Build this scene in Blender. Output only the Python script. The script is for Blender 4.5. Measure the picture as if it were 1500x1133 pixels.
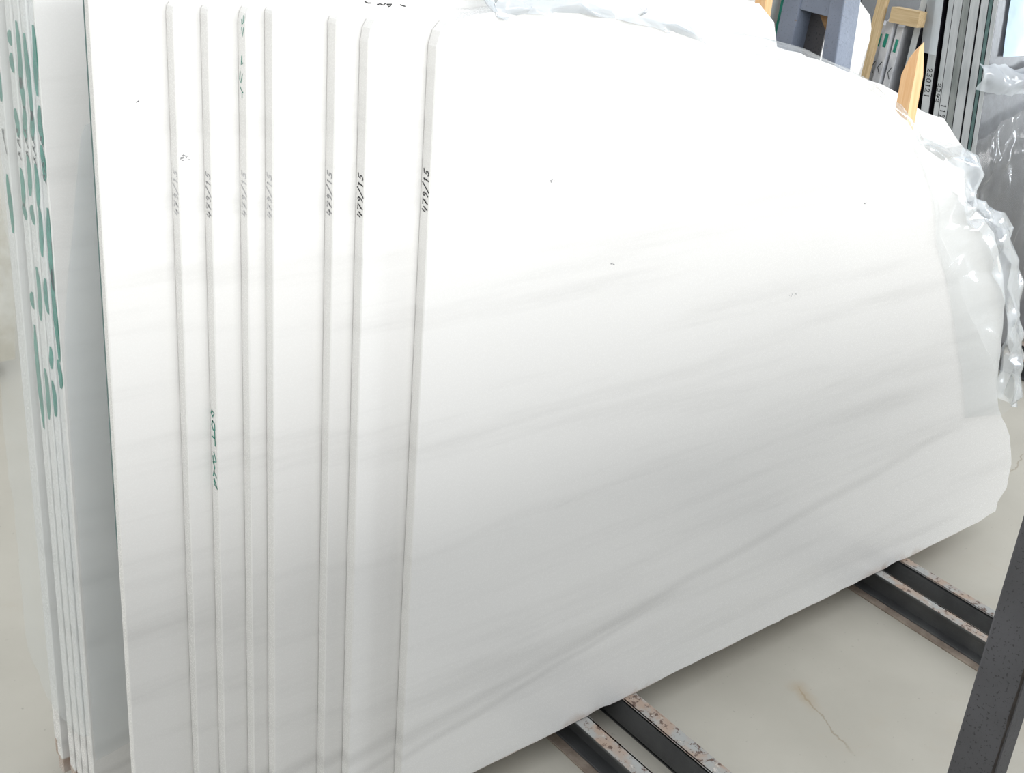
import bpy, bmesh, math, random
from mathutils import Vector, Matrix, noise

scene = bpy.context.scene
for o in list(bpy.data.objects):
    bpy.data.objects.remove(o, do_unlink=True)
col = scene.collection

# ------------------------------------------------------------------ camera
# world axes: X along the slab faces, Y through the stack, Z up
RIGHT = Vector((0.77053, -0.62683, 0.11560))
DOWN = Vector((-0.20055, -0.41056, -0.88950))
FWD = Vector((0.60503, 0.66221, -0.44206))
cam_d = bpy.data.cameras.new('camera')
cam = bpy.data.objects.new('camera', cam_d)
col.objects.link(cam)
m = Matrix((RIGHT, -DOWN, -FWD)).transposed().to_4x4()
m.translation = Vector((0, 0, 1.75))
cam.matrix_world = m
cam_d.sensor_width = 36.0
cam_d.lens = 1795.0 / 1500.0 * 36.0
cam_d.clip_start = 0.05
scene.camera = cam

# ------------------------------------------------------------------ light
w = bpy.data.worlds.new('hall_daylight')
scene.world = w
w.use_nodes = True
w.node_tree.nodes['Background'].inputs['Color'].default_value = (0.93, 0.96, 1.0, 1)
w.node_tree.nodes['Background'].inputs['Strength'].default_value = 1.24


def area(name, loc, target, sx, sy, power, color):
    d = bpy.data.lights.new(name, 'AREA')
    d.shape = 'RECTANGLE'
    d.size, d.size_y = sx, sy
    d.energy = power
    d.color = color
    o = bpy.data.objects.new(name, d)
    col.objects.link(o)
    o.location = loc
    o.rotation_euler = (Vector(target) - Vector(loc)).to_track_quat('-Z', 'Y').to_euler()
    return o


# daylight from outside the picture: the high window band over the wall behind the photographer, and the hall's
# gate in the wall at the far right
area('window_front_offscreen', (2.0, -11.7, 4.9), (2.0, 1.3, 1.0), 18.0, 2.5, 1530, (1.0, 1.0, 1.0))
area('gate_right_offscreen', (23.6, -5.0, 2.4), (3.0, 1.2, 0.7), 5.0, 4.6, 1900, (0.86, 0.93, 1.0))

vs = scene.view_settings
vs.view_transform = 'Standard'
vs.look = 'None'
vs.exposure = 0.1
vs.gamma = 1.0
vs.use_curve_mapping = False

# ------------------------------------------------------------------ materials
def srgb(r, g, b):
    f = lambda c: (c / 12.92 if c <= 0.04045 else ((c + 0.055) / 1.055) ** 2.4)
    return (f(r / 255), f(g / 255), f(b / 255), 1)


class NT:
    def __init__(s, name):
        s.m = bpy.data.materials.new(name)
        s.m.use_nodes = True
        s.t = s.m.node_tree
        s.b = s.t.nodes['Principled BSDF']
        s.out = s.t.nodes['Material Output']

    def n(s, kind, **kw):
        nd = s.t.nodes.new(kind)
        for k, v in kw.items():
            setattr(nd, k, v)
        return nd

    def val(s, sock, v):
        if hasattr(v, 'is_linked') or isinstance(v, bpy.types.NodeSocket):
            s.t.links.new(v, sock)
        else:
            sock.default_value = v

    def math(s, op, a, b=0.0, c=0.0, clamp=False):
        nd = s.n('ShaderNodeMath', operation=op)
        nd.use_clamp = clamp
        s.val(nd.inputs[0], a); s.val(nd.inputs[1], b); s.val(nd.inputs[2], c)
        return nd.outputs[0]

    def pos(s):
        return s.n('ShaderNodeNewGeometry').outputs['Position']

    def obj(s):
        return s.n('ShaderNodeTexCoord').outputs['Object']

    def mapping(s, vec, scale=(1, 1, 1), rot=(0, 0, 0)):
        nd = s.n('ShaderNodeMapping')
        s.val(nd.inputs['Vector'], vec)
        nd.inputs['Scale'].default_value = scale
        nd.inputs['Rotation'].default_value = rot
        return nd.outputs[0]

    def noise(s, vec, scale, detail=4, rough=0.5, dist=0.0):
        nd = s.n('ShaderNodeTexNoise')
        s.val(nd.inputs['Vector'], vec)
        nd.inputs['Scale'].default_value = scale
        nd.inputs['Detail'].default_value = detail
        nd.inputs['Roughness'].default_value = rough
        nd.inputs['Distortion'].default_value = dist
        return nd.outputs['Fac']

    def ramp(s, fac, a, b):
        nd = s.n('ShaderNodeMapRange')
        nd.interpolation_type = 'SMOOTHSTEP'
        s.val(nd.inputs[0], fac)
        nd.inputs[1].default_value = a
        nd.inputs[2].default_value = b
        return nd.outputs[0]

    def mix(s, fac, a, b):
        nd = s.n('ShaderNodeMix', data_type='RGBA')
        s.val(nd.inputs[0], fac); s.val(nd.inputs[6], a); s.val(nd.inputs[7], b)
        return nd.outputs[2]

    def bump(s, h, strength, dist=0.002):
        nd = s.n('ShaderNodeBump')
        nd.inputs['Strength'].default_value = strength
        nd.inputs['Distance'].default_value = dist
        s.val(nd.inputs['Height'], h)
        s.t.links.new(nd.outputs[0], s.b.inputs['Normal'])

    def fin(s, color, rough, metal=0.0, spec=0.5):
        s.val(s.b.inputs['Base Color'], color)
        s.val(s.b.inputs['Roughness'], rough)
        s.b.inputs['Metallic'].default_value = metal
        s.b.inputs['Specular IOR Level'].default_value = spec
        return s.m


def mat_marble():
    t = NT('white_marble')
    p = t.pos()
    sep = t.n('ShaderNodeSeparateXYZ')
    t.t.links.new(p, sep.inputs[0])
    X, Z = sep.outputs[0], sep.outputs[2]
    cmb = t.n('ShaderNodeCombineXYZ')
    t.t.links.new(X, cmb.inputs[0])
    t.t.links.new(Z, cmb.inputs[1])
    v = t.mapping(cmb.outputs[0], (0.55, 7.0, 1), (0, 0, math.radians(-5)))
    band = t.ramp(t.noise(v, 1.6, 6, 0.6, 0.25), 0.47, 0.72)
    fine = t.ramp(t.noise(t.mapping(cmb.outputs[0], (1.2, 16.0, 1), (0, 0, math.radians(-7))), 2.0, 6, 0.65, 0.4), 0.55, 0.8)
    wob = t.math('MULTIPLY', t.math('SUBTRACT', t.noise(cmb.outputs[0], 2.2, 4), 0.5), 0.06)

    def vein(x0, z0, sl, wd, xa, xb):
        d = t.math('SUBTRACT', Z, t.math('ADD', t.math('MULTIPLY', t.math('SUBTRACT', X, x0), sl), z0))
        d = t.math('ABSOLUTE', t.math('ADD', d, wob))
        k = t.math('SUBTRACT', 1.0, t.ramp(d, 0.0, wd))
        fade = t.math('MULTIPLY', t.ramp(X, xa, xa + 0.3), t.math('SUBTRACT', 1.0, t.ramp(X, xb - 0.5, xb)))
        return t.math('MULTIPLY', k, fade)
    v1 = vein(1.071, 0.228, 0.125, 0.022, 0.2, 2.9)
    v2 = vein(1.071, 0.190, 0.165, 0.014, 0.2, 1.9)
    v3 = vein(1.07, 0.60, 0.02, 0.016, 0.2, 1.7)
    mask = t.math('ADD', t.math('MULTIPLY', band, 0.42), t.math('MULTIPLY', fine, 0.22))
    mask = t.math('ADD', mask, t.math('MULTIPLY', t.math('MAXIMUM', t.math('MAXIMUM', v1, v2), t.math('MULTIPLY', v3, 0.3)), 0.42), clamp=True)
    c = t.mix(mask, srgb(237, 236, 233), srgb(208, 207, 204))
    # fine crystal grain
    g = t.noise(p, 420, 2, 0.5)
    c = t.mix(t.math('MULTIPLY', t.ramp(g, 0.5, 0.75), 0.10), c, srgb(180, 180, 180))
    # a few dark pits
    vo = t.n('ShaderNodeTexVoronoi')
    vo.inputs['Scale'].default_value = 5.0
    t.val(vo.inputs['Vector'], cmb.outputs[0])
    keep = t.n('ShaderNodeSeparateColor')
    t.t.links.new(vo.outputs['Color'], keep.inputs[0])
    pit = t.math('MULTIPLY', t.math('SUBTRACT', 1.0, t.ramp(vo.outputs['Distance'], 0.006, 0.016)), t.math('GREATER_THAN', keep.outputs[0], 0.45))
    c = t.mix(t.math('MULTIPLY', pit, 0.6), c, srgb(110, 110, 108))
    # rust picked up from the rails along the bottom edge
    near = None
    for rx in (1.46, 1.60, 2.50, 2.60):
        d = t.math('SUBTRACT', 1.0, t.ramp(t.math('ABSOLUTE', t.math('SUBTRACT', X, rx)), 0.0, 0.13))
        near = d if near is None else t.math('MAXIMUM', near, d)
    low = t.math('SUBTRACT', 1.0, t.ramp(Z, 0.068, 0.105))
    rust = t.math('MULTIPLY', t.math('MULTIPLY', near, low), t.ramp(t.noise(p, 18, 4), 0.4, 0.65))
    edge = t.math('MULTIPLY', t.math('SUBTRACT', 1.0, t.ramp(Z, 0.071, 0.077)), t.ramp(t.noise(p, 9, 4), 0.3, 0.7))
    rust = t.math('MAXIMUM', t.math('MULTIPLY', rust, 0.55), t.math('MULTIPLY', edge, 0.7))
    c = t.mix(rust, c, srgb(150, 112, 78))
    return t.fin(c, t.math('ADD', 0.24, t.math('MULTIPLY', g, 0.06)), spec=0.45)


def mat_floor():
    t = NT('concrete_floor')
    p = t.pos()
    c = t.mix(t.ramp(t.noise(p, 1.4, 5, 0.6), 0.3, 0.7), srgb(180, 176, 164), srgb(194, 190, 178))
    c = t.mix(t.math('MULTIPLY', t.ramp(t.noise(p, 3.1, 6, 0.65, 0.6), 0.56, 0.75), 0.5), c, srgb(184, 173, 155))
    c = t.mix(t.math('MULTIPLY', t.ramp(t.noise(p, 0.8, 5, 0.6), 0.5, 0.75), 0.35), c, srgb(170, 171, 165))
    # a hairline crack with a rusty start, and a second one further right
    sx = t.n('ShaderNodeSeparateXYZ')
    t.t.links.new(p, sx.inputs[0])
    wv = t.math('MULTIPLY', t.math('SUBTRACT', t.noise(p, 14, 4, 0.6), 0.5), 0.05)
    for (x0, y0, x1, y1, wd, k_) in ((2.037, 1.158, 1.955, 0.93, 0.004, 0.5), (3.25, 1.40, 3.75, 1.52, 0.004, 0.5)):
        L = math.hypot(x1 - x0, y1 - y0)
        ux, uy = (x1 - x0) / L, (y1 - y0) / L
        al = t.math('ADD', t.math('MULTIPLY', t.math('SUBTRACT', sx.outputs[0], x0), ux), t.math('MULTIPLY', t.math('SUBTRACT', sx.outputs[1], y0), uy))
        ac = t.math('ADD', t.math('MULTIPLY', t.math('SUBTRACT', sx.outputs[0], x0), -uy), t.math('MULTIPLY', t.math('SUBTRACT', sx.outputs[1], y0), ux))
        ac = t.math('ABSOLUTE', t.math('ADD', ac, wv))
        ends = t.math('MULTIPLY', t.ramp(al, 0.0, 0.03), t.math('SUBTRACT', 1.0, t.ramp(al, L - 0.06, L)))
        hair = t.math('MULTIPLY', t.math('SUBTRACT', 1.0, t.ramp(ac, 0.0005, wd)), ends)
        c = t.mix(t.math('MULTIPLY', hair, k_), c, srgb(140, 124, 100))
        blot = t.math('MULTIPLY', t.math('SUBTRACT', 1.0, t.ramp(ac, 0.0, 0.03)), t.math('MULTIPLY', t.ramp(al, -0.02, 0.02), t.math('SUBTRACT', 1.0, t.ramp(al, 0.03, 0.12))))
        c = t.mix(t.math('MULTIPLY', blot, 0.45), c, srgb(170, 146, 112))
    sp = t.ramp(t.noise(p, 90, 2, 0.5), 0.70, 0.76)
    c = t.mix(t.math('MULTIPLY', sp, 0.3), c, srgb(110, 105, 95))
    t.bump(t.noise(p, 60, 4), 0.15)
    return t.fin(c, 0.55, spec=0.35)


def mat_paint(name, base, dark, pits=0.5, rough=0.45, rustc=None, rust=0.0):
    t = NT(name)
    p = t.obj()
    c = t.mix(t.ramp(t.noise(p, 7, 5), 0.3, 0.7), srgb(*base), srgb(*[int(v * 0.88) for v in base]))
    pt = t.ramp(t.noise(p, 190, 3, 0.6), 0.585, 0.65)
    c = t.mix(t.math('MULTIPLY', pt, pits), c, srgb(*dark))
    if rustc:
        r = t.ramp(t.noise(p, 26, 6, 0.7), 0.62 - rust, 0.70 - rust * 0.6)
        c = t.mix(r, c, srgb(*rustc))
    t.bump(t.noise(p, 150, 3), 0.2)
    return t.fin(c, rough)


def mat_rail():
    # grey paint, worn to rusty flecks on the upward faces
    t = NT('worn_grey_steel')
    p = t.obj()
    gm = t.n('ShaderNodeNewGeometry')
    sp = t.n('ShaderNodeSeparateXYZ')
    t.t.links.new(gm.outputs['Normal'], sp.inputs[0])
    so = t.n('ShaderNodeSeparateXYZ')
    t.t.links.new(p, so.inputs[0])
    top = t.math('MULTIPLY', t.ramp(sp.outputs[2], 0.6, 0.9), t.ramp(so.outputs[2], 0.03, 0.05))
    base = t.mix(t.ramp(t.noise(p, 9, 5), 0.35, 0.65), srgb(92, 93, 93), srgb(76, 77, 78))
    worn = t.mix(t.ramp(t.noise(p, 16, 5, 0.6), 0.4, 0.6), srgb(165, 166, 163), srgb(170, 150, 134))
    worn = t.mix(t.ramp(t.noise(p, 75, 6, 0.7), 0.54, 0.61), worn, srgb(98, 78, 68))
    worn = t.mix(t.math('MULTIPLY', t.ramp(t.noise(p, 40, 5, 0.7, 0.5), 0.62, 0.68), 0.7), worn, srgb(214, 208, 198))
    c = t.mix(top, base, worn)
    t.bump(t.noise(p, 130, 4), 0.35)
    return t.fin(c, 0.6)


def mat_simple(name, a, b, scale=8, rough=0.5, spec=0.5, stretch=(1, 1, 1), dist=0.0, lo=0.35, hi=0.65):
    t = NT(name)
    p = t.mapping(t.obj(), stretch)
    c = t.mix(t.ramp(t.noise(p, scale, 6, 0.65, dist), lo, hi), srgb(*a), srgb(*b))
    t.bump(t.noise(p, scale * 6, 3), 0.12)
    return t.fin(c, rough, spec=spec)


def mat_wood(name, a, b):
    t = NT(name)
    p = t.mapping(t.obj(), (60, 60, 3.0))
    c = t.mix(t.ramp(t.noise(p, 1.5, 5, 0.6, 1.2), 0.3, 0.7), srgb(*a), srgb(*b))
    t.bump(t.noise(p, 3, 3), 0.2)
    return t.fin(c, 0.65, spec=0.3)


def mat_film(name, clear, milk, tint=(235, 242, 248), rough=0.12, sheen=0.45):
    # clear polythene: mostly transparent, a little milky scatter, a glossy skin
    t = NT(name)
    p = t.obj()
    tr = t.n('ShaderNodeBsdfTransparent')
    tr.inputs[0].default_value = (0.985, 0.993, 0.995, 1)
    df = t.n('ShaderNodeBsdfDiffuse')
    df.inputs[0].default_value = srgb(*tint)
    tl = t.n('ShaderNodeBsdfTranslucent')
    tl.inputs[0].default_value = srgb(*tint)
    mk = t.n('ShaderNodeMixShader')
    mk.inputs[0].default_value = 0.22
    t.t.links.new(df.outputs[0], mk.inputs[1]); t.t.links.new(tl.outputs[0], mk.inputs[2])
    gl = t.n('ShaderNodeBsdfGlossy')
    gl.inputs['Roughness'].default_value = rough
    gl.inputs['Color'].default_value = (1, 1, 1, 1)
    body = t.n('ShaderNodeMixShader')
    hz = t.math('MULTIPLY', t.math('ADD', 0.6, t.math('MULTIPLY', t.noise(p, 9, 4), 0.8)), milk, clamp=True)
    t.t.links.new(hz, body.inputs[0])
    t.t.links.new(tr.outputs[0], body.inputs[1]); t.t.links.new(mk.outputs[0], body.inputs[2])
    fr = t.n('ShaderNodeFresnel')
    fr.inputs[0].default_value = 1.5
    fac = t.math('ADD', t.math('MULTIPLY', fr.outputs[0], sheen), clear, clamp=True)
    sk = t.n('ShaderNodeMixShader')
    t.t.links.new(fac, sk.inputs[0])
    t.t.links.new(body.outputs[0], sk.inputs[1]); t.t.links.new(gl.outputs[0], sk.inputs[2])
    t.t.links.new(sk.outputs[0], t.out.inputs['Surface'])
    return t.m


M = dict(
    marble=mat_marble(),
    floor=mat_floor(),
    rail=mat_rail(),
    post=mat_paint('charcoal_steel_paint', (88, 88, 92), (40, 40, 42), 0.7, 0.5),
    blue=mat_paint('blue_grey_steel_paint', (126, 136, 153), (66, 70, 76), 0.35, 0.32, (120, 105, 88), 0.0),
    pine=mat_wood('fresh_pine', (240, 200, 152), (228, 178, 126)),
    plate=mat_simple('rusty_floor_plate', (166, 152, 138), (136, 122, 110), 24, 0.85),
    oldwood=mat_wood('pale_timber', (206, 184, 146), (182, 156, 116)),
    brownwood=mat_wood('brown_timber', (120, 84, 58), (96, 66, 46)),
    ink=mat_simple('black_marker', (26, 26, 28), (46, 46, 50), 60, 0.6),
    inkgrey=mat_simple('faded_marker', (128, 128, 130), (170, 170, 172), 90, 0.6),
    green=mat_simple('green_marker', (18, 122, 104), (46, 150, 130), 50, 0.5),
    film=mat_film('clear_polythene', 0.006, 0.05, sheen=0.25),
    folded=mat_film('folded_polythene', 0.03, 0.32, sheen=0.6),
    thin=mat_film('thin_dusty_polythene', 0.012, 0.07, (225, 222, 214), 0.15, 0.25),
    curtain=mat_film('thin_clear_polythene', 0.01, 0.20, (232, 239, 243), 0.2, 0.12),
    milk=mat_film('milky_polythene', 0.02, 0.45),
    bluefilm=mat_film('blue_protective_film', 0.03, 0.95, (196, 222, 246), 0.25),
    granite=mat_simple('dark_granite', (62, 63, 68), (46, 46, 50), 26, 0.3),
    black=mat_simple('black_stone', (44, 42, 48), (34, 32, 38), 20, 0.35),
    sawn=mat_simple('sawn_grey_edge', (196, 199, 200), (176, 181, 182), 30, 0.7, stretch=(1, 1, 0.2)),
    sawn2=mat_simple('sawn_darker_edge', (150, 154, 152), (124, 130, 128), 30, 0.7, stretch=(1, 1, 0.2)),
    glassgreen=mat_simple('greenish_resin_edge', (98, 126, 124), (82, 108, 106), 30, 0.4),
    greyslab=mat_simple('grey_veined_marble', (212, 214, 218), (172, 176, 182), 7, 0.35, dist=1.0),
    rough=mat_simple('rough_grey_stone', (132, 132, 130), (100, 100, 99), 14, 0.9),
    block=mat_simple('rough_white_stone', (232, 230, 220), (205, 198, 180), 6, 0.85),
    rust=mat_simple('brown_rust_crust', (120, 92, 62), (150, 122, 88), 22, 0.9),
)

# traced marker strokes, in metres on the slab edges and faces
DATA = {
    's6': [[[0.0195,0.8135],[0.0122,0.811],[0.0173,0.8041],[0.0216,0.8088],[0.0182,0.8134]],[[0.0177,0.7971],[0.0119,0.7947],[0.0108,0.7848],[0.0167,0.783],[0.0207,0.7897],[0.0177,0.7971]],[[0.0203,0.7711],[0.013,0.7704]],[[0.0119,0.7822],[0.0109,0.7591]],[[0.0161,0.7456],[0.0089,0.7333],[0.0188,0.7289],[0.0192,0.7386]],[[0.0188,0.7289],[0.0143,0.7209],[0.0174,0.7139],[0.0096,0.706]],[[0.0168,0.7141],[0.0194,0.7058]],[[0.0169,0.7012],[0.0075,0.6869],[0.0166,0.6913],[0.0175,0.6995]]],
    's5': [[[0.0034,1.3769],[0.0048,1.3678],[0.0082,1.3652],[0.0092,1.3714]],[[0.0095,1.3608],[0.007,1.3505],[0.0036,1.3617]],[[0.01,1.3249],[0.0117,1.3133],[0.0066,1.3161],[0.0107,1.3178]],[[0.0145,1.3041],[0.0164,1.2939],[0.0131,1.2896],[0.0088,1.3018]],[[0.0151,1.2843],[0.0099,1.2786],[0.0106,1.2708]],[[0.0099,1.2786],[0.0071,1.278]]],
    'top': [[[0.95,1.396],[0.955,1.394],[0.96,1.394]],[[0.97,1.392],[0.972,1.392],[0.974,1.393],[0.98,1.391],[0.983,1.393]],[[0.986,1.392],[0.994,1.392],[0.992,1.39],[0.989,1.389],[0.987,1.391]],[[1.008,1.391],[1.016,1.389]]],
    'bg0': [[1.2607,1.3276],[1.1859,1.2236],[1.1328,1.1687],[0.9863,1.0734],[0.878,0.9789],[0.8123,0.8448]],
    'bk0': [[1.1725,1.1859],[1.1358,1.1494],[1.1201,1.1309]],
    'bg1': [[1.2279,1.3111],[1.184,1.2137],[1.0914,1.1362],[1.0197,1.0722],[0.9283,0.967],[0.834,0.8599],[0.7592,0.8009]],
    'bk1': [[1.1685,1.1801],[1.1549,1.1666],[1.1412,1.151]],
    'bg2': [[1.2618,1.3263],[1.2241,1.2544],[1.1798,1.2146],[1.1015,1.1445],[1.0535,1.074],[0.9148,0.9745],[0.7502,0.811]],
    'bk2': [[1.1779,1.1856],[1.1603,1.174],[1.1465,1.1544]],
    'bg3': [[1.3024,1.3171],[1.2669,1.2857],[1.1783,1.2067],[1.0797,1.1205],[1.0537,1.0703],[0.9158,0.9346],[0.7459,0.8685]],
    'bk3': [[1.1705,1.1823],[1.1566,1.1665],[1.1386,1.1486]],
    'bg4': [[1.2282,1.2756],[1.0369,1.0992]],
    'bk4': [[1.1398,1.1736]],
}

# ------------------------------------------------------------------ helpers
def link(name, me, material, parent=None, loc=None, rot=None):
    o = bpy.data.objects.new(name, me)
    col.objects.link(o)
    for mm in (material if isinstance(material, (list, tuple)) else [material]):
        if mm is not None:
            me.materials.append(mm)
    if parent is not None:
        o.parent = parent
    if loc is not None:
        o.location = loc
    if rot is not None:
        o.rotation_euler = rot
    return o


def tag(o, label, cat, group=None):
    o['label'] = label
    o['category'] = cat
    if group:
        o['group'] = group
    return o


def structure(o):
    o['kind'] = 'structure'
    return o


def empty(name, loc, rot=(0, 0, 0)):
    o = bpy.data.objects.new(name, None)
    o.empty_display_size = 0.05
    col.objects.link(o)
    o.location = loc
    o.rotation_euler = rot
    return o


def to_mesh(bm, name, smooth=False):
    bmesh.ops.recalc_face_normals(bm, faces=bm.faces)
    me = bpy.data.meshes.new(name)
    bm.to_mesh(me)
    bm.free()
    if smooth:
        for p in me.polygons:
            p.use_smooth = True
    return me


def add_box(bm, a, b, bev=0.0):
    vs_ = [bm.verts.new((x, y, z)) for x in (a[0], b[0]) for y in (a[1], b[1]) for z in (a[2], b[2])]
    fs = [(0, 1, 3, 2), (4, 6, 7, 5), (0, 4, 5, 1), (2, 3, 7, 6), (0, 2, 6, 4), (1, 5, 7, 3)]
    faces = [bm.faces.new([vs_[i] for i in f]) for f in fs]
    if bev > 0:
        ed = list({e for f in faces for e in f.edges})
        bmesh.ops.bevel(bm, geom=ed, offset=bev, segments=2, affect='EDGES', profile=0.5)


def rough_line(pts, amp, step, seed):
    """Split a polyline into short runs and jog the new points a little, as a broken stone edge."""
    rnd = random.Random(seed)
    out = []
    for (a, b) in zip(pts[:-1], pts[1:]):
        L = math.hypot(b[0] - a[0], b[1] - a[1])
        k = max(1, int(L / step))
        nx, ny = -(b[1] - a[1]) / max(L, 1e-6), (b[0] - a[0]) / max(L, 1e-6)
        for i in range(k):
            f = i / k
            j = 0 if i == 0 else rnd.uniform(-amp, amp)
            out.append((a[0] + (b[0] - a[0]) * f + nx * j, a[1] + (b[1] - a[1]) * f + ny * j))
    out.append(pts[-1])
    return out


def slab_mesh(name, outline, t, arris=0.0015):
    """Stone slab: outline in (x, z), front face at y=0, back at y=t, small chamfer round the front."""
    n_ = len(outline)
    A = sum(outline[i][0] * outline[(i + 1) % n_][1] - outline[(i + 1) % n_][0] * outline[i][1] for i in range(n_))
    sgn = 1 if A > 0 else -1
    inner = []
    for i in range(n_):
        p, q, r = Vector(outline[i - 1]), Vector(outline[i]), Vector(outline[(i + 1) % n_])
        d = (r - p)
        d = d.normalized() if d.length > 1e-9 else Vector((1, 0))
        inner.append((q.x - d.y * arris * sgn, q.y + d.x * arris * sgn))
    bm = bmesh.new()
    r0 = [bm.verts.new((x, 0, z)) for x, z in inner]
    r1 = [bm.verts.new((x, arris, z)) for x, z in outline]
    r2 = [bm.verts.new((x, t, z)) for x, z in outline]
    bm.faces.new(r0)
    bm.faces.new(r2[::-1])
    for ra, rb in ((r0, r1), (r1, r2)):
        for i in range(n_):
            j = (i + 1) % n_
            bm.faces.new((ra[i], ra[j], rb[j], rb[i]))
    bmesh.ops.triangulate(bm, faces=[f for f in bm.faces if len(f.verts) > 4])
    return to_mesh(bm, name)


def ribbons(name, lines, width, fn, material, parent, lift=0.0004):
    """Marker strokes: flat ribbons on a surface; fn(a, b, lift) gives the local 3D point."""
    bm = bmesh.new()
    for ln in lines:
        pts = [Vector(p) for p in ln]
        L, R = [], []
        for i, p in enumerate(pts):
            d = (pts[min(i + 1, len(pts) - 1)] - pts[max(i - 1, 0)])
            d = d.normalized() if d.length > 1e-9 else Vector((0, 1))
            nrm = Vector((-d.y, d.x)) * width * 0.5
            ext = d * width * 0.4 * (-1 if i == 0 else (1 if i == len(pts) - 1 else 0))
            L.append(p + nrm + ext)
            R.append(p - nrm + ext)
        vl = [bm.verts.new(fn(q.x, q.y, lift)) for q in L]
        vr = [bm.verts.new(fn(q.x, q.y, lift)) for q in R]
        for i in range(len(pts) - 1):
            bm.faces.new((vl[i], vl[i + 1], vr[i + 1], vr[i]))
    me = bpy.data.meshes.new(name)
    bm.to_mesh(me)
    bm.free()
    return link(name, me, material, parent)


GLYPH = {
    '0': [[(.5, 1), (.15, .75), (.15, .25), (.5, 0), (.85, .25), (.85, .75), (.5, 1)]],
    '1': [[(.35, .8), (.55, 1), (.5, 0)]],
    '2': [[(.1, .75), (.4, 1), (.8, .8), (.7, .5), (.1, .05), (.9, .05)]],
    '3': [[(.1, .9), (.6, 1), (.75, .75), (.4, .55), (.8, .35), (.6, .03), (.1, .1)]],
    '4': [[(.25, 1), (.1, .4), (.9, .45)], [(.8, .7), (.6, 0)]],
    '5': [[(.85, 1), (.35, .95), (.25, .55), (.7, .55), (.75, .2), (.35, 0), (.1, .15)]],
    '6': [[(.7, 1), (.25, .5), (.25, .15), (.6, 0), (.8, .25), (.55, .45), (.25, .3)]],
    '7': [[(.0, .95), (.85, 1), (.35, 0)], [(.38, .42), (.82, .5)]],
    '8': [[(.5, .5), (.2, .75), (.5, 1), (.8, .75), (.5, .5), (.2, .2), (.5, 0), (.85, .2), (.5, .5)]],
    '9': [[(.75, .8), (.45, 1), (.2, .78), (.45, .55), (.75, .8), (.7, .3), (.4, 0)]],
    '/': [[(-.1, -.15), (1.0, 1.15)]],
    ' ': [],
}


def edge_text(txt, z0, adv, y_lo, y_hi, up_is_back=True, slant=0.25, direction=1):
    """Strokes in (y, z) on a slab's left edge; the writing climbs (direction 1) or descends (-1)."""
    chars = []
    for i, ch in enumerate(txt):
        lines = []
        chars.append(lines)
        for ln in GLYPH[ch]:
            o_ = []
            for gx, gy in ln:
                a = (i + (gx + gy * slant) * 0.82) * adv
                yy = y_lo + (y_hi - y_lo) * (gy if up_is_back else 1 - gy)
                o_.append((yy, z0 + direction * a))
            lines.append(o_)
    return [c for c in chars if c]


ON_EDGE = lambda a, b, l: (-l, a, b)
ON_FACE = lambda a, b, l: (a, -l, b)

# ------------------------------------------------------------------ floor
bm = bmesh.new()
add_box(bm, (-14, -12, -0.2), (24, 22, 0.0))
structure(link('floor', to_mesh(bm, 'floor'), M['floor']))
M['wall'] = mat_simple('hall_wall_paint', (206, 206, 202), (190, 190, 186), 1.2, 0.8)
for nm, a, b in (('wall_back', (-14, 21.8, 0), (24, 22, 7)), ('wall_front', (-14, -12, 0), (24, -11.8, 3.6)), ('wall_left', (-14, -12, 0), (-13.8, 22, 7)), ('wall_right', (23.8, -12, 0), (24, 22, 7))):
    bm = bmesh.new()
    add_box(bm, a, b)
    structure(link(nm, to_mesh(bm, nm), M['wall']))

# ------------------------------------------------------------------ rack rails on the floor
TOP = 0.07


def channel(bm, x_web, side, y0, y1, x_lip, t=0.006):
    """U channel along Y: web at x_web, flanges reaching to x_lip."""
    xs = sorted((x_web, x_lip))
    add_box(bm, (min(x_web, x_web + side * t), y0, 0), (max(x_web, x_web + side * t), y1, TOP), 0.0012)
    add_box(bm, (xs[0], y0, TOP - t), (xs[1], y1, TOP), 0.0015)
    add_box(bm, (xs[0], y0, 0.003), (xs[1], y1, 0.003 + t), 0.0015)


def rack_base(x0, x1, x2, x3, y0, y1, label, plate=True):
    root = empty('slab_rack_base', (x0, y0, 0))
    for (xw, xl, s_) in ((x1, x0, -1), (x2, x3, 1)):
        bm = bmesh.new()
        channel(bm, xw - x0, s_, 0, y1 - y0, xl - x0)
        link('channel_rail', to_mesh(bm, 'channel_rail'), M['rail'], root)
    if plate:
        bm = bmesh.new()
        add_box(bm, (-0.022, 0.02, 0.0), (0.05, y1 - y0 - 0.02, 0.004), 0.001)
        link('floor_plate', to_mesh(bm, 'floor_plate'), M['plate'], root)
    k = 0
    yy = 0.12
    while yy < y1 - y0:
        bm = bmesh.new()
        add_box(bm, (x1 - x0 - 0.001, yy, 0.0), (x2 - x0 + 0.001, yy + 0.05, 0.012), 0.001)
        link('cross_tie', to_mesh(bm, 'cross_tie'), M['rail'], root)
        yy += 1.22
        k += 1
    tag(root, label, 'rack base', 'rack rails on the floor')
    return root


rack_base(1.457, 1.494, 1.590, 1.629, 0.18, 3.6, 'worn grey steel rail pair under the slabs that carries the charcoal upright')
rack_base(2.482, 2.513, 2.588, 2.620, 0.18, 3.6, 'worn grey steel rail pair under the slabs that carries the blue-grey upright')

# ------------------------------------------------------------------ uprights
LEAN = math.radians(3.7)


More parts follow.
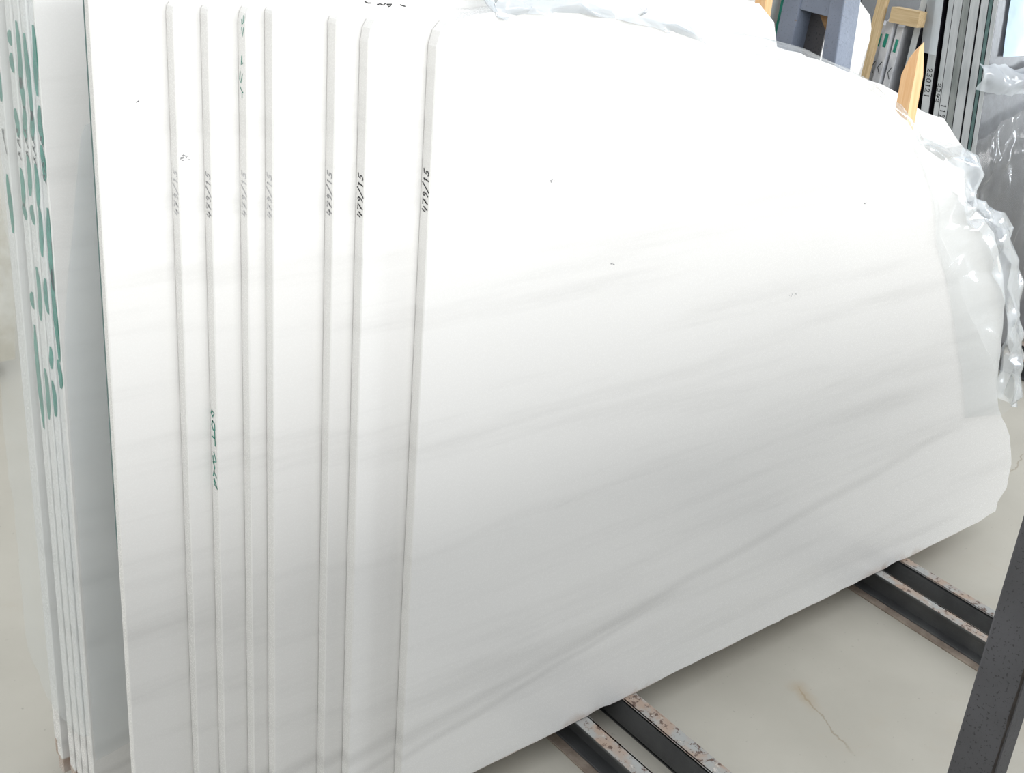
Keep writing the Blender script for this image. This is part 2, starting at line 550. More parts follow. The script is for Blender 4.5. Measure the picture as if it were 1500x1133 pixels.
def tube_post(name, x0, x1, y0, y1, z1, lean, material, label):
    root = empty(name, (x0, y0, 0.012), (-lean, 0, 0))
    W, D_ = x1 - x0, y1 - y0
    bm = bmesh.new()
    add_box(bm, (0, 0, 0), (W, D_, z1), 0.004)
    link('steel_tube', to_mesh(bm, 'steel_tube'), material, root)
    bm = bmesh.new()
    # weld bead down the joint of the two faces, lumpy
    rnd = random.Random(4)
    k, ring = 90, []
    for i in range(k + 1):
        r_ = 0.0025 * rnd.uniform(0.4, 1.25)
        z = z1 * i / k
        ring.append([bm.verts.new((-0.0005 + r_ * math.cos(a) * 0.7, 0.0025 + r_ * math.sin(a), z)) for a in [j * math.pi / 3 for j in range(6)]])
    for i in range(k):
        for j in range(6):
            bm.faces.new((ring[i][j], ring[i][(j + 1) % 6], ring[i + 1][(j + 1) % 6], ring[i + 1][j]))
    link('weld_seam', to_mesh(bm, 'weld_seam', True), M['rust_dark'], root)
    bm = bmesh.new()
    add_box(bm, (-0.004, -0.01, z1), (W + 0.004, D_ + 0.01, z1 + 0.005), 0.001)
    link('end_cap', to_mesh(bm, 'end_cap'), material, root)
    return tag(root, label, 'upright')


M['rust_dark'] = mat_simple('dark_weld', (44, 40, 38), (60, 54, 50), 60, 0.8)
PL = math.radians(2.7)
tube_post('rack_upright', 1.514, 1.560, 0.512 - 0.53 * math.tan(PL), 0.580 - 0.53 * math.tan(PL), 1.75, PL, M['post'],
          'charcoal painted square steel upright with a rusty seam, standing on a rail pair')

# twin-legged blue-grey upright behind the slabs
root = empty('twin_leg_upright', (2.52, 1.60, 0.012))


def leg(y_bot, y_top, wd, z1, name):
    bm = bmesh.new()
    x0, x1 = 0.0, 0.066
    vs_ = []
    for (z, y) in ((0.0, y_bot), (z1, y_top)):
        vs_.append([bm.verts.new((x, y + d_, z)) for x, d_ in ((x0, 0), (x1, 0), (x1, wd), (x0, wd))])
    bm.faces.new(vs_[0][::-1]); bm.faces.new(vs_[1])
    for i in range(4):
        j = (i + 1) % 4
        bm.faces.new((vs_[0][i], vs_[0][j], vs_[1][j], vs_[1][i]))
    bmesh.ops.bevel(bm, geom=list(bm.edges), offset=0.003, segments=2, affect='EDGES', profile=0.5)
    link(name, to_mesh(bm, name), M['blue'], root)


leg(0.050, 0.239, 0.042, 1.9, 'leg')
leg(0.330, 0.300, 0.052, 1.9, 'leg')
bm = bmesh.new()
add_box(bm, (0.004, 0.215, 1.318), (0.060, 0.345, 1.52), 0.002)
link('batten_plate', to_mesh(bm, 'batten_plate'), M['blue'], root)
bm = bmesh.new()
add_box(bm, (0.052, 0.258, 0.3), (0.058, 0.345, 1.32), 0.001)
link('web_plate', to_mesh(bm, 'web_plate'), M['post'], root)
bm = bmesh.new()
a = [bm.verts.new(p) for p in ((0.02, 0.215, 1.318), (0.02, 0.262, 1.318), (0.02, 0.235, 1.285), (0.05, 0.215, 1.318), (0.05, 0.262, 1.318), (0.05, 0.235, 1.285))]
for f in ((0, 1, 2), (5, 4, 3), (0, 3, 4, 1), (1, 4, 5, 2), (2, 5, 3, 0)):
    bm.faces.new([a[i] for i in f])
link('gusset', to_mesh(bm, 'gusset'), M['rust'], root)
tag(root, 'blue-grey painted steel upright of two legs joined by a plate', 'upright')

# ------------------------------------------------------------------ stack A: eight white slabs leaning together
UP = Vector((0, math.sin(LEAN), math.cos(LEAN)))
NB = Vector((0, math.cos(LEAN), -math.sin(LEAN)))       # towards the back of the stack
BASE = Vector((0, 1.276, 0.07))
RIGHT_END = [(1.094, 1.386), (1.314, 1.388), (1.45, 1.372), (1.58, 1.348), (1.688, 1.328), (1.782, 1.313), (1.886, 1.289),
             (2.026, 1.247), (2.125, 1.203), (2.21, 1.16), (2.279, 1.103), (2.388, 0.983), (2.431, 0.892),
             (2.536, 0.793), (2.59, 0.721), (2.661, 0.651), (2.813, 0.513), (2.904, 0.365), (3.012, 0.253),
             (3.063, 0.156), (3.073, 0.078), (3.041, 0.044), (3.043, 0.012), (2.98, 0.006)]


# broken end of the slabs behind: (x, dx per metre of depth, h, dh per metre of depth)
BACK_END = [(2.486, 1.80, .972, -.45), (2.590, 1.87, .925, -.48), (2.667, 1.93, .871, -.53), (2.744, 1.99, .776, -.59),
            (2.800, 2.03, .680, -.66), (2.849, 2.06, .524, -.77), (2.880, 2.09, .394, -.87), (2.90, 1.6, .25, -.6), (2.90, 1.3, .02, 0.0)]


def bottom(x_from, x_to, seed, chips=()):
    pts = [(x_from, 0.002)]
    for (cx, cw, cd) in chips:
        pts += [(cx + cw, 0.002), (cx + cw * 0.4, cd), (cx - cw * 0.5, cd * 0.8), (cx - cw, 0.002)]
    pts.append((x_to, 0.0))
    return rough_line(pts, 0.0018, 0.035, seed)


def slab(name, x0, off, outline, t, label, group, material=None, lean=LEAN, base=BASE):
    nb = Vector((0, math.cos(lean), -math.sin(lean)))
    o = link(name, slab_mesh(name, [(x - x0, z) for x, z in outline], t), material or M['marble'],
             None, Vector((x0, 0, 0)) + base + nb * off, (-lean, 0, 0))
    return tag(o, label, 'stone slab', group)


A_X = [1.026, 0.929, 0.892, 0.810, 0.783, 0.741, 0.704, 0.604]
A_TOP = [1.376, 1.378, 1.380, 1.388, 1.387, 1.386, 1.388, 1.396]
A_LABEL = [
    'front white marble slab of the leaning stack, its whole veined face in view',
    'white marble slab directly behind the front slab, inscribed 479/15 in black on its edge',
    'white marble slab third in the front stack, faded number on its edge',
    'white marble slab fourth in the front stack, just before the slab with thin green letters',
    'white marble slab fifth in the front stack, thin green letters atop its edge',
    'white marble slab sixth in the front stack, green handwriting halfway up its edge',
    'white marble slab seventh in the front stack, next to the rearmost slab',
    'rearmost white marble slab of the front stack, facing the narrow gap before the green-marked stack',
]
A_GROUP = 'white marble slabs of the front stack'
slabs_a = []
for k in range(8):
    x0, top = A_X[k], A_TOP[k]
    rnd = random.Random(50 + k)
    chip = [(0.0, 0.018, 0.020), (0.0, 0.010, 0.018), (0, .004, .006), (0, .003, .004), (0, .006, .012), (0, .004, .006), (0, .005, .008), (0, .003, .004)][k]
    if k == 0:
        right = RIGHT_END
    else:
        off = 0.0215 * k
        inset = rnd.uniform(0.0, 0.035)
        right = [(x + rnd.uniform(-0.008, 0.0), z + rnd.uniform(-0.004, 0.0)) for x, z in RIGHT_END[:11]]
        if k >= 3:
            right[0] = (x0 + 0.10, 1.412)
            right[1] = (1.314, 1.405)
        right += [(x + dx * off - inset + rnd.uniform(-0.012, 0.0), h_ + dh * off) for x, dx, h_, dh in BACK_END]
    left_top = [(x0 + 0.0, top - chip[2] * 1.6), (x0 + chip[1] * 0.35, top - chip[2] * 0.6), (x0 + chip[1], top)]
    pts = rough_line(left_top + right, 0.0022, 0.03, 70 + k)
    chips = [(2.56, 0.035, 0.007), (1.60 - 0.08, 0.03, 0.006)] if k == 0 else []
    pts += bottom(right[-1][0] - 0.02, x0, 90 + k, chips)
    slabs_a.append(slab('marble_sheet', x0, 0.0215 * k, pts, 0.0203 if k < 7 else 0.014, A_LABEL[k], A_GROUP))

# greenish strip up the rearmost slab: shade of the gap put in as colour
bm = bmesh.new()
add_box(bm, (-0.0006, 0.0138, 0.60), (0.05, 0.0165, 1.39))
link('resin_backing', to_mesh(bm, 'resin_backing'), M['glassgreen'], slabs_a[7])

# handwriting on the sawn edges
for k, (z0, mt, wd) in enumerate([(1.108, 'ink', .0021), (1.106, 'ink', .0020), (1.108, 'inkgrey', .0018), (1.108, 'inkfaint', .0016),
                                  (1.108, 'inkfaint', .0016), (1.106, 'inkgrey', .0016), (1.108, 'inkfaint', .0016)]):
    if mt == 'inkfaint' and mt not in M:
        M[mt] = mat_simple('almost_washed_off_marker', (186, 186, 188), (208, 208, 210), 90, 0.6)
    tx = edge_text('479/15', z0, 0.0108, 0.0035, 0.0155)
    for ch in tx:
        ribbons('ink_character', ch, wd, ON_EDGE, M[mt], slabs_a[k])
for l in DATA['s6']:
    ribbons('green_letter', [[(max(0.002, y - 0.004), z) for y, z in l]], 0.0026, ON_EDGE, M['green'], slabs_a[5])
for l in DATA['s5']:
    ribbons('green_letter', [[(y + 0.001, z) for y, z in l]], 0.0013, ON_EDGE, M['green'], slabs_a[4])
for l in DATA['top']:
    ribbons('pencil_stroke', [[(x - A_X[3], z) for x, z in l]], 0.0016, ON_FACE, M['ink'], slabs_a[3])
# pen smudges and a chipped pit or two on the faces
def smudge(parent, x, z, seed, n_=7, r=0.008, mt='inkgrey'):
    rnd = random.Random(seed)
    ls = []
    for i in range(n_):
        a = (x + rnd.uniform(-r, r), z + rnd.uniform(-r * 0.5, r * 0.5))
        ls.append([a, (a[0] + rnd.uniform(-.004, .004), a[1] + rnd.uniform(-.002, .002))])
    ribbons('smudge', ls, 0.0013, ON_FACE, M[mt], parent)
smudge(slabs_a[6], 0.012 , 1.190, 1)
smudge(slabs_a[7], 0.055, 1.262, 2, 2, 0.004)
smudge(slabs_a[0], 2.115 - A_X[0], 1.003, 3, 4, 0.006)
smudge(slabs_a[0], 1.262 - A_X[0], 1.135, 4, 4, 0.005)
smudge(slabs_a[0], 1.41 - A_X[0], 0.975, 5, 3, 0.006)
smudge(slabs_a[0], 1.93 - A_X[0], 0.835, 6, 6, 0.012)

# ------------------------------------------------------------------ stack B: slabs with green paint across their edges
B_OFF = [.315, .3385, .362, .3855, .425, .468]
B_X = [.595, .592, .590, .587, .580, .590]
B_LABEL = ['front white slab of the green-streaked stack, its pale face partly behind film',
           'second white slab of the green-streaked stack behind the front stack',
           'third white slab of the green-streaked stack behind the front stack',
           'fourth white slab of the green-streaked stack behind the front stack',
           'fifth white slab of the green-streaked stack behind the front stack',
           'rearmost white slab of the green-streaked stack, touching the hanging film']
slabs_b = []
for k in range(6):
    rnd = random.Random(150 + k)
    x0 = B_X[k]
    if k < 3:
        right = [(1.2, 1.40), (1.9, 1.375), (2.09, 1.348), (2.145, 1.31), (2.165, 1.258), (2.334, 1.222), (2.472, 1.185), (2.575, 1.158), (2.685, 1.123), (2.774, 1.081), (2.874, 1.057),
                 (3.0, .976), (3.09, .80), (3.1, .4), (3.1, .01)]
    else:
        right = [(1.2, 1.40), (1.9, 1.375), (2.15, 1.345 - 0.004 * k), (2.24, 1.225), (2.34, 1.05), (2.42, 0.75), (2.44, 0.40), (2.45, 0.15), (2.45, 0.01)]
    right = [(x + rnd.uniform(-0.012, 0.004), z) for x, z in right]
    pts = rough_line([(x0, 1.398), (x0 + 0.004, 1.405)] + right, 0.003, 0.04, 170 + k) + bottom(right[-1][0] - 0.03, x0, 190 + k)
    s_ = slab('marble_sheet', x0, B_OFF[k], pts, 0.0203, B_LABEL[k], 'white marble slabs of the green-streaked stack')
    slabs_b.append(s_)
    if k < 5:
        for (za, zb) in DATA['bg%d' % k]:
            za, zb = za - 0.3 * (zb - za), zb + 0.12 * (zb - za)
            bm = bmesh.new()
            nseg = max(4, int((zb - za) / 0.008))
            prev = None
            ph = rnd.uniform(0, 6)
            for i in range(nseg + 1):
                f = i / nseg
                wdt = 0.0095 * math.sin(math.pi * min(max(f, 0.04), 0.96)) ** 0.45
                cy = 0.0100 + 0.003 * math.sin(ph + f * 5)
                z = za + (zb - za) * f
                cur = (bm.verts.new((-0.0004, max(0.0006, cy - wdt), z)), bm.verts.new((-0.0004, min(0.0197, cy + wdt), z)))
                if prev:
                    bm.faces.new((prev[0], prev[1], cur[1], cur[0]))
                prev = cur
            me = bpy.data.meshes.new('green_paint_streak')
            bm.to_mesh(me); bm.free()
            link('green_paint_streak', me, M['green'], s_)
        for (za, zb) in DATA['bk%d' % k]:
            ribbons('ink_character', [[(0.004, za), (0.015, zb), (0.014, (za + zb) / 2), (0.007, zb)]], 0.0020, ON_EDGE, M['ink'], s_, 0.0008)

# timber between the two stacks
def plank(name, p, q, wx, wy, label, material, cut=True, cat='timber', seed=0, tip=0.04):
    """Sawn stick from p to q with a split, pointed head."""
    bm = bmesh.new()
    p, q = Vector(p), Vector(q)
    L = (q - p).length
    heads = [(0, 0), (wx, 0), (wx, wy), (0, wy)]
    lo = [bm.verts.new((x, y, 0)) for x, y in heads]
    md = [bm.verts.new((x, y, L - tip)) for x, y in heads]
    if cut:
        hi = [bm.verts.new((x, y, L - d)) for (x, y), d in zip([(wx * .12, wy * .1), (wx * .55, wy * .1), (wx * .6, wy * .7), (wx * .1, wy * .7)], (tip * .15, 0.0, tip * .3, tip * .5))]
    else:
        hi = [bm.verts.new((x, y, L)) for x, y in heads]
    bm.faces.new(lo[::-1]); bm.faces.new(hi)
    for ra, rb in ((lo, md), (md, hi)):
        for i in range(4):
            j = (i + 1) % 4
            bm.faces.new((ra[i], ra[j], rb[j], rb[i]))
    o = link(name, to_mesh(bm, name), material, None, p)
    o.rotation_mode = 'QUATERNION'
    o.rotation_quaternion = Vector((0, 0, 1)).rotation_difference((q - p).normalized())
    return tag(o, label, cat)


def on_stack(x, h, off):
    return BASE + NB * off + UP * h + Vector((x, 0, 0))


plank('timber_wedge', on_stack(2.540, -0.055, 0.182), on_stack(2.488, 1.278, 0.182), 0.034, 0.034,
      'fresh pine stake with a split pointed tip between slabs beside the crumpled film', M['pine'], tip=0.075)
plank('timber_wedge', on_stack(2.345, 0.0, 0.515), on_stack(2.345, 1.45, 0.515), 0.026, 0.03,
      'thin pine stick showing just above the slab tops next to the blue-grey upright', M['pine'], cut=False)
bm = bmesh.new()
add_box(bm, (0, 0, 0), (0.5, 0.016, 0.05), 0.002)
o = link('timber_spacer', to_mesh(bm, 'timber_spacer'), M['brownwood'], None, on_stack(0.60, 0.0, 0.407), (-LEAN, 0, 0))
tag(o, 'brown timber spacer between the feet of the green-streaked slabs', 'timber')

# ------------------------------------------------------------------ stack C: white slabs on the far side of the blue-grey upright
for k, (x0, y0, lb) in enumerate([(2.560, 1.990, 'white slab with a green-painted edge behind the blue-grey upright'),
                                  (1.55, 2.016, 'plain white slab behind the green-edged slab at the blue-grey upright')]):
    head = [(x0, 1.30), (x0 + 0.01, 1.315), (2.75, 1.315)] if k == 0 else [(x0, 1.46), (2.45, 1.48), (2.70, 1.42)]
    out = rough_line(head + [(2.86, 1.265), (2.925, 1.225), (2.945, 1.19), (2.95, 1.16), (2.94, 1.07), (2.95, 0.7), (2.95, 0.0)], 0.004, 0.04, 300 + k) + [(x0, 0)]
    s_ = slab('marble_sheet', x0, 0, out, 0.0203, lb, 'white slabs behind the blue-grey upright', lean=math.radians(-0.5), base=Vector((0, y0, 0.07)))
    if k == 0:
        bm = bmesh.new()
        a = [bm.verts.new(p) for p in ((-0.0004, 0.001, 0.9), (-0.0004, 0.0195, 0.9), (-0.0004, 0.0195, 1.27), (-0.0004, 0.001, 1.27))]
        bm.faces.new(a)
        me = bpy.data.meshes.new('green_paint_streak'); bm.to_mesh(me); bm.free()
        link('green_paint_streak', me, M['green'], s_)

# ------------------------------------------------------------------ stack D: grey and black slabs standing further on
DL = math.radians(8.4)
DUP = Vector((0, math.sin(DL), math.cos(DL)))


def d_slab(yz11, x0, t, top, face, edge, label, text=None, x1=5.6, cutc=0.0, lean=DL, grp='grey and dark slabs of the far stack', cat='stone slab', name='granite_sheet', tz=1.02, tcol='ink', back=False):
    """yz11: where the front face stands at height 1.1."""
    y0 = yz11 - (1.1 - 0.09) * math.tan(lean)
    h = top / math.cos(lean)
    out = rough_line([(x0, h - cutc), (x0 + cutc * 0.8, h), (x1, h)], 0.002, 0.06, int(yz11 * 1000)) + [(x1, 0), (x0, 0)]
    root = empty(name, (x0, y0, 0.09), (-lean, 0, 0))
    me = slab_mesh('face_body', [(x - x0, z) for x, z in out], t)
    o = link('polished_body', me, face, root)
    bm = bmesh.new()
    add_box(bm, (-0.0012, 0.0006, 0.002), (0.0008, t - 0.0006, h - cutc - 0.002))
    link('sawn_edge', to_mesh(bm, 'sawn_edge'), edge, root)
    if text:
        ls = edge_text(text, tz, 0.0165, t * 0.18, t * 0.82, up_is_back=False, slant=0.1, direction=-1)
        for ch in ls:
            ribbons('ink_character', ch, 0.0032, lambda a, b, l: (-0.0013 - l, a, b), M[tcol], root)
    return tag(root, label, cat, grp)


d_slab(2.365, 3.80, 0.024, 1.60, M['granite'], M['sawn'], 'grey-edged dark slab rearmost in the far stack', lean=math.radians(0.8))
d_slab(2.284, 3.80, 0.030, 1.40, M['black'], M['sawn'], 'black slab of the far stack numbered 230121 on its edge', '230121', tz=0.965)
d_slab(2.246, 3.80, 0.019, 1.55, M['black'], M['sawn'], 'slim slab of the far stack numbered 2342 on its edge', '2342', tz=0.925)
d_slab(2.214, 3.80, 0.030, 1.50, M['granite'], M['sawn'], 'slab of the far stack numbered 1198 on its edge', '1198', tz=0.865)
d_slab(2.188, 3.80, 0.024, 1.64, M['granite'], M['sawn2'], 'dull brown-grey-edged slab of the far stack without any number')
d_slab(2.153, 3.80, 0.032, 1.58, M['granite'], M['sawn'], 'broad-edged slab of the far stack numbered 25048', '25048', tz=0.755)
d_slab(2.121, 3.80, 0.026, 1.56, M['granite'], M['sawn'], 'slab of the far stack numbered 23044 low on its edge', '23044', tz=0.700)
d_slab(2.1065, 3.80, 0.012, 1.52, M['black'], M['glassgreen'], 'thin greenish-edged slab of the far stack behind the front granite slab')
d_slab(2.088, 3.80, 0.016, 1.38, M['granite'], M['sawn'], 'front dark granite slab of the far stack behind hanging film', cutc=0.12)
d_rail = rack_base(4.16, 4.20, 4.30, 4.34, 1.70, 3.4, 'dark steel rail pair under the far stack of granite slabs', plate=False)

rack_base(5.16, 5.20, 5.30, 5.34, 1.70, 3.4, 'second dark steel rail pair under the far granite stack, at its hidden end', plate=False)


def small_slab(x0, y0, t, top, mat, label, lean=0.0, green=None, x1=4.3):
    out = rough_line([(x0, top - 0.012), (x0 + 0.02, top), (x1, top - 0.05), (x1, 0)], 0.003, 0.05, int(y0 * 999)) + [(x0, 0)]
    s_ = slab('grey_marble_sheet', x0, 0, out, t, label, 'short grey veined slabs behind the far stack', mat, lean, Vector((0, y0, 0.0)))
    if green:
        ribbons('green_paint_dab', [[(t * 0.5, green), (t * 0.55, green - 0.035)]], t * 0.45, ON_EDGE, M['green'], s_)
        ribbons('ink_number', [[(t * 0.3, green - 0.09), (t * 0.7, green - 0.11), (t * 0.3, green - 0.13)]], 0.003, ON_EDGE, M['ink'], s_)
    return s_


small_slab(3.80, 2.430, 0.026, 1.160, M['greyslab'], 'short grey slab with a green dab, beside the dark rearmost slab', 0, 1.10)
small_slab(3.79, 2.466, 0.030, 1.168, M['greyslab'], 'short grey slab with a green dab, in the middle of three', 0, 1.11)
small_slab(3.80, 2.500, 0.026, 1.150, M['greyslab'], 'short grey slab next to the rough grey block', 0, 1.105)
plank('timber_prop', (3.74, 2.512, 0.0), (3.74, 2.480, 1.45), 0.02, 0.034, 'tall pale timber prop between white slabs and short grey slabs', M['oldwood'], cut=False)
plank('timber_bearer', (3.74, 2.455, 1.162), (3.74, 2.345, 1.166), 0.046, 0.05, 'pale timber bearer lying across the short grey slabs', M['oldwood'], cut=False)


def boulder(name, lo, hi, label, material, seed, cat, flat=0.35):
    bm = bmesh.new()
    bmesh.ops.create_cube(bm, size=1.0)
    bmesh.ops.subdivide_edges(bm, edges=list(bm.edges), cuts=5, use_grid_fill=True)
    c = (Vector(lo) + Vector(hi)) / 2
    s_ = Vector(hi) - Vector(lo)
    for v in bm.verts:
        d = noise.noise_vector(v.co * 2.3 + Vector((seed, 0, 0))) * 0.06 * flat / 0.35
        q = v.co + d
        if v.co.z < -0.49:
            q.z = -0.5
        v.co = Vector((q.x * s_.x, q.y * s_.y, (q.z + 0.5) * s_.z))
    o = link(name, to_mesh(bm, name, False), material, None, (c.x, c.y, lo[2]))
    return tag(o, label, cat)


boulder('stone_block', (3.66, 2.56, 0.0), (4.05, 2.66, 1.07), 'rough dark grey stone block between the timber prop and white slabs', M['rough'], 3, 'stone block')
# dark slabs far behind
for k in range(3):
    d_slab(3.30 + 0.045 * k, 4.78 - 0.03 * k, 0.03, 1.5, M['black'], M['black'],
           'black slab far behind the timber prop, in the dark back row', x1=7.0, lean=math.radians(2), grp='black slabs in the dark back row')
# rough white block behind the green stack, brown crust on its corner
o = boulder('stone_block', (0.55, 3.36, 0.05), (1.075, 4.2, 0.95), 'rough white stone block with brown crust behind the green-streaked stack', M['block'], 5, 'stone block')
bm = bmesh.new()
for i in range(9):
    f = i / 8
    r_ = 0.014 * (0.6 + 0.5 * math.sin(f * 9))
    z = 0.05 + 0.33 * f
    y = -0.40 - 0.02 * math.sin(f * 4)
    x = 0.262 - 0.03 * f * f
    ring = [bm.verts.new((x + r_ * math.cos(a), y + r_ * 0.6 * math.sin(a), z)) for a in [j * math.pi / 3 for j in range(6)]]
    if i:
        for j in range(6):
            bm.faces.new((prev[j], prev[(j + 1) % 6], ring[(j + 1) % 6], ring[j]))
    prev = ring
link('brown_crust', to_mesh(bm, 'brown_crust'), M['rust'], o)
bm = bmesh.new()
add_box(bm, (0, 0, 0), (0.09, 0.8, 0.05), 0.004)
me = to_mesh(bm, 'timber_bearer')
for xx in (0.62, 0.92):
    ob = link('timber_bearer', me, M['brownwood'] if not me.materials else None, None, (xx, 3.38, 0.0))
    tag(ob, 'dark timber bearer under the crusted white stone block', 'timber', 'bearers under the crusted block')

# ------------------------------------------------------------------ unseen row added behind the photographer to shade the lower slab faces
for k in range(3):
    out = rough_line([(-1.6 + 0.05 * k, 1.66), (3.7, 1.66)], 0.004, 0.08, 600 + k) + [(3.7, 0), (-1.6 + 0.05 * k, 0)]
    slab('granite_sheet', -1.6, 0, out, 0.03, ['nearest dark granite sheet of the row across the aisle', 'middle dark granite sheet of the row across the aisle',
         'outermost dark granite sheet of the row across the aisle'][k], 'dark granite sheets across the aisle', M['granite'], math.radians(-3), Vector((0, -1.12 - 0.04 * k, 0.0)))

# ------------------------------------------------------------------ plastic film
def catmull(pts, f):
    n_ = len(pts) - 1
    x = min(max(f, 0), 1) * n_
    i = min(int(x), n_ - 1)
    u = x - i
    p0, p1, p2, p3 = pts[max(i - 1, 0)], pts[i], pts[i + 1], pts[min(i + 2, n_)]
    return 0.5 * ((2 * p1) + (p2 - p0) * u + (2 * p0 - 5 * p1 + 4 * p2 - p3) * u * u + (3 * p1 - p0 - 3 * p2 + p3) * u ** 3)


def crease(v, seed):
    """Sharp-ridged fold pattern, roughly -0.5..0.5."""
    a = 1 - abs(noise.noise(v + Vector((seed, 0, 0)))) * 2.2
    b = noise.noise(v * 2.6 + Vector((0, seed, 3)))
    return a * 0.6 + b * 0.4 - 0.35


def film_sheet(name, rows, nu, nv, amp, freq, material, label, seed, smooth=True, amp_fn=None, facet=0):
    """rows: list of cross sections (lists of Vectors, equal length); interpolated both ways and crumpled."""
    grid = []
    for i in range(nu + 1):
        fu = i / nu
        sec = [catmull([r[k] for r in rows], fu) for k in range(len(rows[0]))]
        grid.append([catmull(sec, j / nv) for j in range(nv + 1)])
    disp = []
    frnd = random.Random(int(seed * 10))
    for i in range(nu + 1):
        line = []
        for j in range(nv + 1):
            du = grid[min(i + 1, nu)][j] - grid[max(i - 1, 0)][j]
            dv = grid[i][min(j + 1, nv)] - grid[i][max(j - 1, 0)]
            nn = du.cross(dv)
            nn = nn.normalized() if nn.length > 1e-9 else Vector((0, -1, 0))
            k = amp * (amp_fn(i / nu, j / nv) if amp_fn else 1.0)
            p = grid[i][j]
            if facet:
                line.append(p + nn * k * frnd.uniform(-0.5, 0.5) + (du * 0.2 * frnd.uniform(-1, 1) + dv * 0.2 * frnd.uniform(-1, 1)) * min(1.0, k / amp))
            else:
                line.append(p + nn * k * crease(p * freq, seed))
        disp.append(line)
    base = disp[0][0].copy()
    bm = bmesh.new()
    vv = [[bm.verts.new(p - base) for p in r] for r in disp]
    for i in range(nu):
        for j in range(nv):
            q = (vv[i][j], vv[i + 1][j], vv[i + 1][j + 1], vv[i][j + 1])
            if facet:
                d = frnd.random() < 0.5
                bm.faces.new((q[0], q[1], q[2]) if d else (q[1], q[2], q[3]))
                bm.faces.new((q[0], q[2], q[3]) if d else (q[1], q[3], q[0]))
            else:
                bm.faces.new(q)
    for f in bm.faces:
        f.material_index = 0
    if isinstance(material, (list, tuple)):
        col_of = {v: (j if i >= nu * 0.36 else 0) for i, r in enumerate(vv) for j, v in enumerate(r)}
        for f in bm.faces:
            f.material_index = 1 if min(col_of[v] for v in f.verts) >= int(nv * 0.42) else 0
    if facet:
        bmesh.ops.subdivide_edges(bm, edges=list(bm.edges), cuts=2, smooth=0.35, use_grid_fill=True)
    mats = [f.material_index for f in bm.faces]
    me = bpy.data.meshes.new(name)
    bm.to_mesh(me); bm.free()
    if smooth:
        for p in me.polygons:
            p.use_smooth = True
    o = link(name, me, material, None, base)
    if isinstance(material, (list, tuple)):
        for p, mi in zip(me.polygons, mats):
            p.material_index = mi
    return tag(o, label, 'plastic film')


# film bunched over the broken right end of the front stack
F = [(1.58, 1.345), (1.782, 1.313), (2.026, 1.247), (2.125, 1.203), (2.21, 1.16), (2.279, 1.103), (2.36, 1.02), (2.41, .94), (2.431, .892),
     (2.49, .84), (2.536, .793), (2.60, .715), (2.69, .62), (2.80, .52), (2.86, .44), (2.93, .345)]
O = [(1.59, 1.352), (1.80, 1.325), (2.05, 1.262), (2.155, 1.218), (2.25, 1.172), (2.36, 1.095), (2.60, 1.045), (2.672, .97), (2.70, .915),
     (2.80, .882), (2.875, .825), (2.975, .712), (3.036, .608), (3.082, .50), (3.105, .41), (3.120, .300)]
I = [(x - 0.018, z - 0.014) for x, z in F[:9]] + [(2.465, .815), (2.505, .76), (2.56, .675), (2.62, .58), (2.67, .50), (2.70, .44), (2.735, .375)]
rows = []
for (i_, f_, o_) in zip(I, F, O):
    g = Vector(f_).lerp(Vector(o_), 0.5)
    e = Vector(f_).lerp(Vector(o_), 0.9)
    rows.append([on_stack(i_[0], i_[1], -0.004), on_stack(f_[0], f_[1], -0.008), on_stack(g.x, g.y + .003, 0.012), on_stack(e.x, e.y, 0.05),
                 on_stack(o_[0], o_[1], 0.10), on_stack(o_[0] + (0.13 if o_[1] < 1.0 else 0.05), o_[1] - 0.03, 0.178)])
film_sheet('film_wrap', rows, 34, 11, 0.034, 9.0, [M['film'], M['folded']], 'crumpled clear polythene bunched round the broken end of the front slabs', 2.0, facet=1,
           amp_fn=lambda u, v: (0.12 + 0.88 * min(1, max(0, (v - 0.12) * 2.5))) * (0.3 if u < 0.34 else 1.0))

# film lying over the tops of the front stack
rows = []
for (x, lift) in ((1.105, 0.030), (1.118, 0.002), (1.17, 0.010), (1.26, 0.008), (1.36, 0.003), (1.46, 0.000), (1.545, -0.004)):
    t_ = 1.389 - max(0, x - 1.32) * 0.17 + lift
    rows.append([on_stack(x + 0.02, t_ - 0.013, -0.006), on_stack(x, t_ + 0.004, -0.004), on_stack(x - .01, t_ + 0.030, 0.03), on_stack(x, t_ + 0.052, 0.09), on_stack(x, t_ + 0.048, 0.17)])
film_sheet('film_cover', rows, 16, 6, 0.020, 13.0, M['milk'], 'bluish clear film folded over the top of the front slabs', 5.0, facet=1)

# film hanging down the left of the green-streaked stack
rows = []
for (h, xb) in ((1.43, .583), (1.30, .582), (1.185, .581), (1.0, .580), (0.85, .578), (0.7, .577), (0.45, .578), (0.25, .578), (0.16, .580)):
    rows.append([on_stack(.591, h, 0.308), on_stack(xb - .003, h, 0.318), on_stack(xb - .008, h, 0.36), on_stack(xb - .010, h, 0.42), on_stack(xb - .004, h, 0.48),
                 on_stack(xb + .004, h, 0.54), on_stack(xb + .012, h, 0.60)])
film_sheet('film_curtain', rows, 80, 40, 0.006, 7.0, M['curtain'], 'clear polythene curtain hanging down the edges of the green-streaked slabs', 8.0,
           amp_fn=lambda u, v: 0.1 + 0.9 * min(1, max(0, (v - 0.35) * 3)))

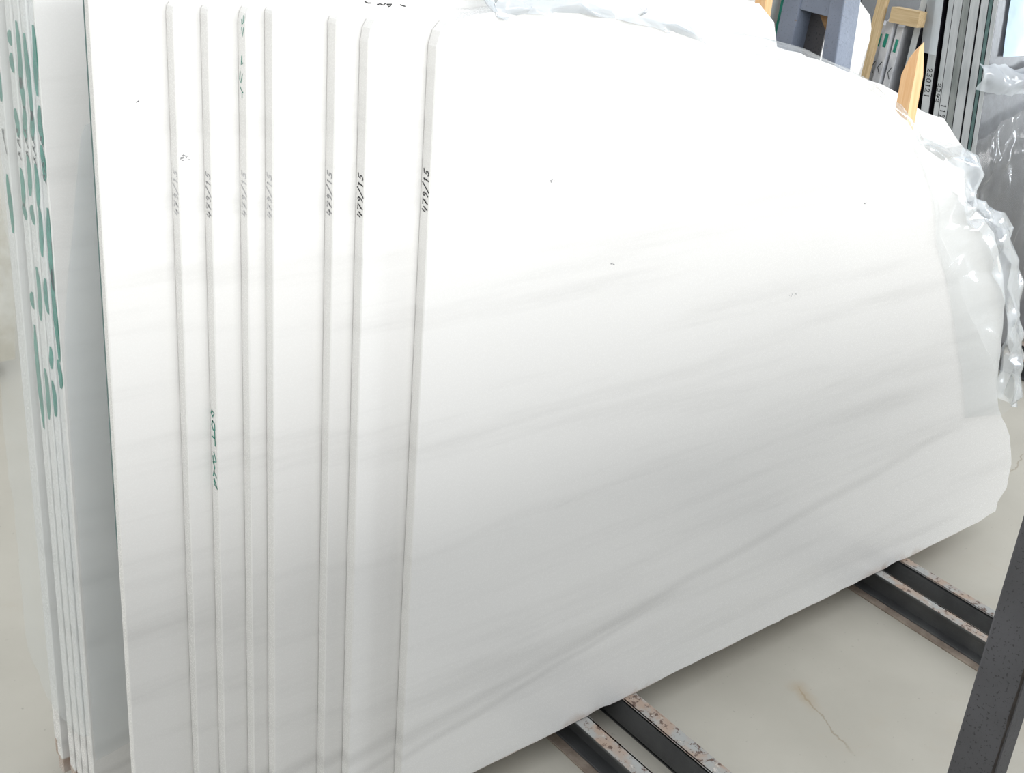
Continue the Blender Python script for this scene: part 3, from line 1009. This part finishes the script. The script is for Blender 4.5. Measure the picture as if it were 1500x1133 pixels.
# film strip hanging in the gap between the two stacks, its torn edge slanting down to the slab's corner
rows = []
for (h, xl) in ((1.20, 0.652), (1.17, 0.642), (1.05, 0.623), (0.93, 0.604), (0.83, 0.598), (0.6, 0.598), (0.35, 0.598), (0.10, 0.598)):
    rows.append([on_stack(xl, h, 0.3085), on_stack(xl + 0.03, h + 0.01, 0.305), on_stack(xl + 0.10, h + 0.03, 0.300), on_stack(0.82, h + 0.04, 0.302)])
film_sheet('film_strip', rows, 60, 24, 0.006, 7.0, M['curtain'], 'limp film strip with a slanting edge in the gap behind the front stack', 23.0)

# films on the far stack
def d_pt(x, z, out):
    """A point at height z on the front of the far stack, `out` in front of it."""
    return Vector((x, 2.087 - out + (z - 1.1) * math.tan(DL), z))


rows = []
for z in (1.37, 1.30, 1.22, 1.15, 1.125):
    rows.append([d_pt(3.865 + (z - 1.1) * -0.02, z, 0.008), d_pt(4.2, z, 0.010), d_pt(4.6, z, 0.010), d_pt(5.2, z, 0.008)])
film_sheet('protective_sheet', rows, 20, 24, 0.004, 6.0, M['bluefilm'], 'pale blue protective sheet on the face of the front granite slab', 11.0)
rows = []
for (z, o_) in ((1.105, 0.02), (1.085, 0.045), (1.05, 0.05), (1.015, 0.028)):
    rows.append([d_pt(3.73, z + .01, o_ * .5), d_pt(3.80, z, o_), d_pt(4.0, z - 0.005, o_ * 1.2), d_pt(4.3, z, o_), d_pt(4.8, z, o_), d_pt(5.2, z, o_)])
film_sheet('film_fold', rows, 16, 60, 0.03, 9.0, M['milk'], 'beige rolled fold of film under the pale blue sheet on the far stack', 13.0)
rows = []
for (z, o_) in ((0.92, 0.03), (0.88, 0.035), (0.80, 0.05), (0.72, 0.035), (0.45, 0.03), (0.22, 0.03)):
    rows.append([d_pt(3.72 + (0.06 if z < .75 else 0), z - 0.06, o_), d_pt(3.80, z - .02, o_ * 1.4), d_pt(3.95, z + 0.015, o_), d_pt(4.15, z + .05, o_ * 1.3), d_pt(4.6, z + .06, o_), d_pt(5.2, z + .06, o_)])
film_sheet('film_drape', rows, 9, 20, 0.03, 6.0, M['thin'], 'loose clear film draped across the lower front of the far stack', 17.0, facet=1)
rows = []
for (z, dx) in ((1.60, 0.0), (1.35, 0.01), (1.2, 0.0), (1.09, 0.0)):
    rows.append([Vector((3.785, 2.262 + (z - 1.1) * math.tan(DL) + a, z)) + Vector((-0.006 * b, 0, 0)) for a, b in ((0.075, 0), (0.055, 1), (0.03, 1.2), (0.012, 0.6))])
film_sheet('film_flap', rows, 20, 12, 0.006, 16.0, M['milk'], 'greyish film flap covering the upper edge of the slab numbered 230121', 19.0)
